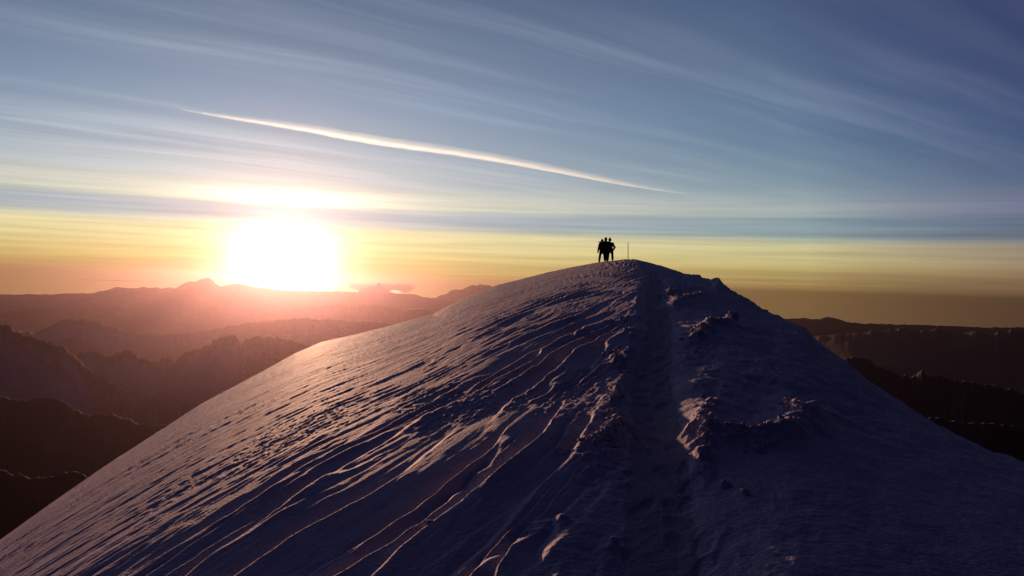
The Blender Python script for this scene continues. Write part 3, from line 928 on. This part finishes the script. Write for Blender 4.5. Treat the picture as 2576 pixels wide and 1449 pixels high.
M_BOOT = fabric('dark_leather', (0.02, 0.018, 0.018), 0.7)
M_HAT = fabric('dark_wool', (0.028, 0.024, 0.022), 0.95)
J1 = (fabric('maroon_shell', (0.035, 0.014, 0.016)), fabric('black_trousers', (0.016, 0.014, 0.016)))
J2 = (fabric('black_shell', (0.018, 0.015, 0.018)), fabric('charcoal_trousers', (0.020, 0.017, 0.018)))
J3 = (fabric('brown_shell', (0.034, 0.020, 0.018)), fabric('dark_trousers', (0.018, 0.015, 0.017)))
RP = 62.5
person(1515.6, RP, [(-0.225, 0.02), (0.165, 0.0)], 1.64, [((-0.29, -0.02, 1.12), (-0.335, -0.09, 0.86)), ((0.30, 0.16, 1.24), (0.42, 0.30, 1.13))], J1, 'beanie',
       'person at the left end of the trio, one gloved arm hanging away from the side', lean=-0.035)
person(1521.2, RP + 0.36, [(0.02, 0.0), (0.17, 0.03)], 1.78, [((-0.31, -0.10, 1.36), (-0.47, -0.17, 1.40)), ((0.30, -0.05, 1.30), (0.46, -0.22, 1.34))], J2, 'hood',
       'tallest person in the middle, standing close behind the other two with arms round them', lean=-0.06)
person(1533.2, RP + 0.05, [(-0.13, 0.02), (0.22, 0.0)], 1.66, [((-0.27, 0.20, 1.22), (-0.34, 0.33, 1.10)), ((0.325, 0.0, 1.13), (0.235, -0.12, 0.93))], J3, 'bobble',
       'person at the right end of the trio, elbow bent out and legs apart', lean=-0.06)


def build_pole():
    ph, _ = pe(1580, 653)
    r = 64.0
    x, y = r * math.sin(ph), r * math.cos(ph)
    z = float(full_z(x, y)[0])
    path = [Vector((-0.010 + 0.010 * (t - 1) ** 2 - 0.028 * t * t, 0, -0.35 + 1.63 * t)) for t in np.linspace(0, 1, 14)]
    rad = [0.029 - 0.008 * t for t in np.linspace(0, 1, 14)]
    vs, fs = [], []
    nseg = 10
    for i, p in enumerate(path):
        for j in range(nseg):
            a = 2 * math.pi * j / nseg
            vs.append((p.x + rad[i] * math.cos(a), p.y + rad[i] * math.sin(a), p.z))
    for i in range(13):
        for j in range(nseg):
            a = i * nseg + j; b2 = i * nseg + (j + 1) % nseg
            fs.append((a, b2, b2 + nseg, a + nseg))
    fs.append(tuple(range(13 * nseg, 14 * nseg)))
    mm, T, b = principled('weathered_wood', (0.10, 0.075, 0.055), 0.85)
    tc = T.new('ShaderNodeTexCoord')
    T.l.new(T.mix(T.noise(tc.outputs['Object'], 9.0, 4.0), (0.05, 0.038, 0.03), (0.16, 0.12, 0.085)), b.inputs['Base Color'])
    o = mesh_obj('marker_pole', vs, fs, mm)
    o.location = (x, y, z)
    tag(o, 'thin bare marker pole stuck in the snow beside the three people', 'pole')


build_pole()

# ------------------------------------------------------------------ broken snow along the path


def chunk(bm, c, rad, rr, sub=2):
    ret = bmesh.ops.create_icosphere(bm, subdivisions=sub, radius=1.0)
    sx, sy, sz = rad * (0.8 + 0.5 * rr.random()), rad * (0.7 + 0.5 * rr.random()), rad * (0.55 + 0.4 * rr.random())
    M = Matrix.Translation(c) @ Matrix.Rotation(rr.random() * 6.28, 4, 'Z') @ Matrix.Rotation((rr.random() - 0.5) * 0.9, 4, 'X') @ Matrix.Diagonal((sx, sy, sz, 1))
    off = rr.random() * 90
    for v in ret['verts']:
        p = v.co
        k = 1 + 0.60 * float(pn(np.array([p.x * 1.5 + off]), np.array([p.y * 1.5 + p.z * 1.9 + off]), 400)[0])
        v.co = M @ (p * k)


def build_rubble():
    rr = random.Random(11)
    bm = bmesh.new()
    P = []
    for (cx, cy), wx, wy, n in RUBBLE:
        for _ in range(n):
            P.append((cx + rr.gauss(0, 0.45) * wx, cy + rr.gauss(0, 0.45) * wy))
    gx, gy = ground_at(np.array([p[0] for p in P]), np.array([p[1] for p in P]))
    gz = full_z(gx, gy)
    for x, y, z in zip(gx, gy, gz):
        r = math.hypot(x, y)
        if r > 30:
            continue
        rad = (0.006 + 0.020 * rr.random() ** 2.6) * (1 + 0.05 * r)
        chunk(bm, Vector((x, y, z + rad * 0.25)), rad, rr, 1)
    me = bpy.data.meshes.new('snow_rubble'); bm.to_mesh(me); bm.free()
    me.materials.append(M_SNOW)
    o = bpy.data.objects.new('snow_rubble', me); col.objects.link(o)
    tag(o, kind='stuff')


build_rubble()
SINGLES = [((1875, 1240), 0.030, 'lone small snow lump out on the dark slope below the broken ledge'),
           ((1826, 1212), 0.034, 'snow lump just below the tip of the broken ledge'),
           ((1388, 1682), 0.0, ''), ((1546, 1350), 0.03, 'upright snow block beside the trodden path near the bottom edge'),
           ((1843, 812), 0.12, 'biggest rounded snow boulder above the right edge of the path'),
           ((1080, 1328), 0.022, 'small snow lump catching orange sunlight between the wind ridges')]
for (px, py), rad, lab in SINGLES:
    if not rad:
        continue
    x, y = ground_at(px, py)
    z = float(full_z(x, y)[0])
    bm = bmesh.new()
    chunk(bm, Vector((0, 0, rad * 0.3)), rad, random.Random(px), 3)
    me = bpy.data.meshes.new('snow_lump'); bm.to_mesh(me); bm.free()
    me.polygons.foreach_set('use_smooth', np.ones(len(me.polygons), bool))
    me.materials.append(M_SNOW)
    o = bpy.data.objects.new('snow_lump', me); col.objects.link(o)
    o.location = (float(x), float(y), z)
    tag(o, lab, 'snow lump', 'snow lumps lying on the slope')
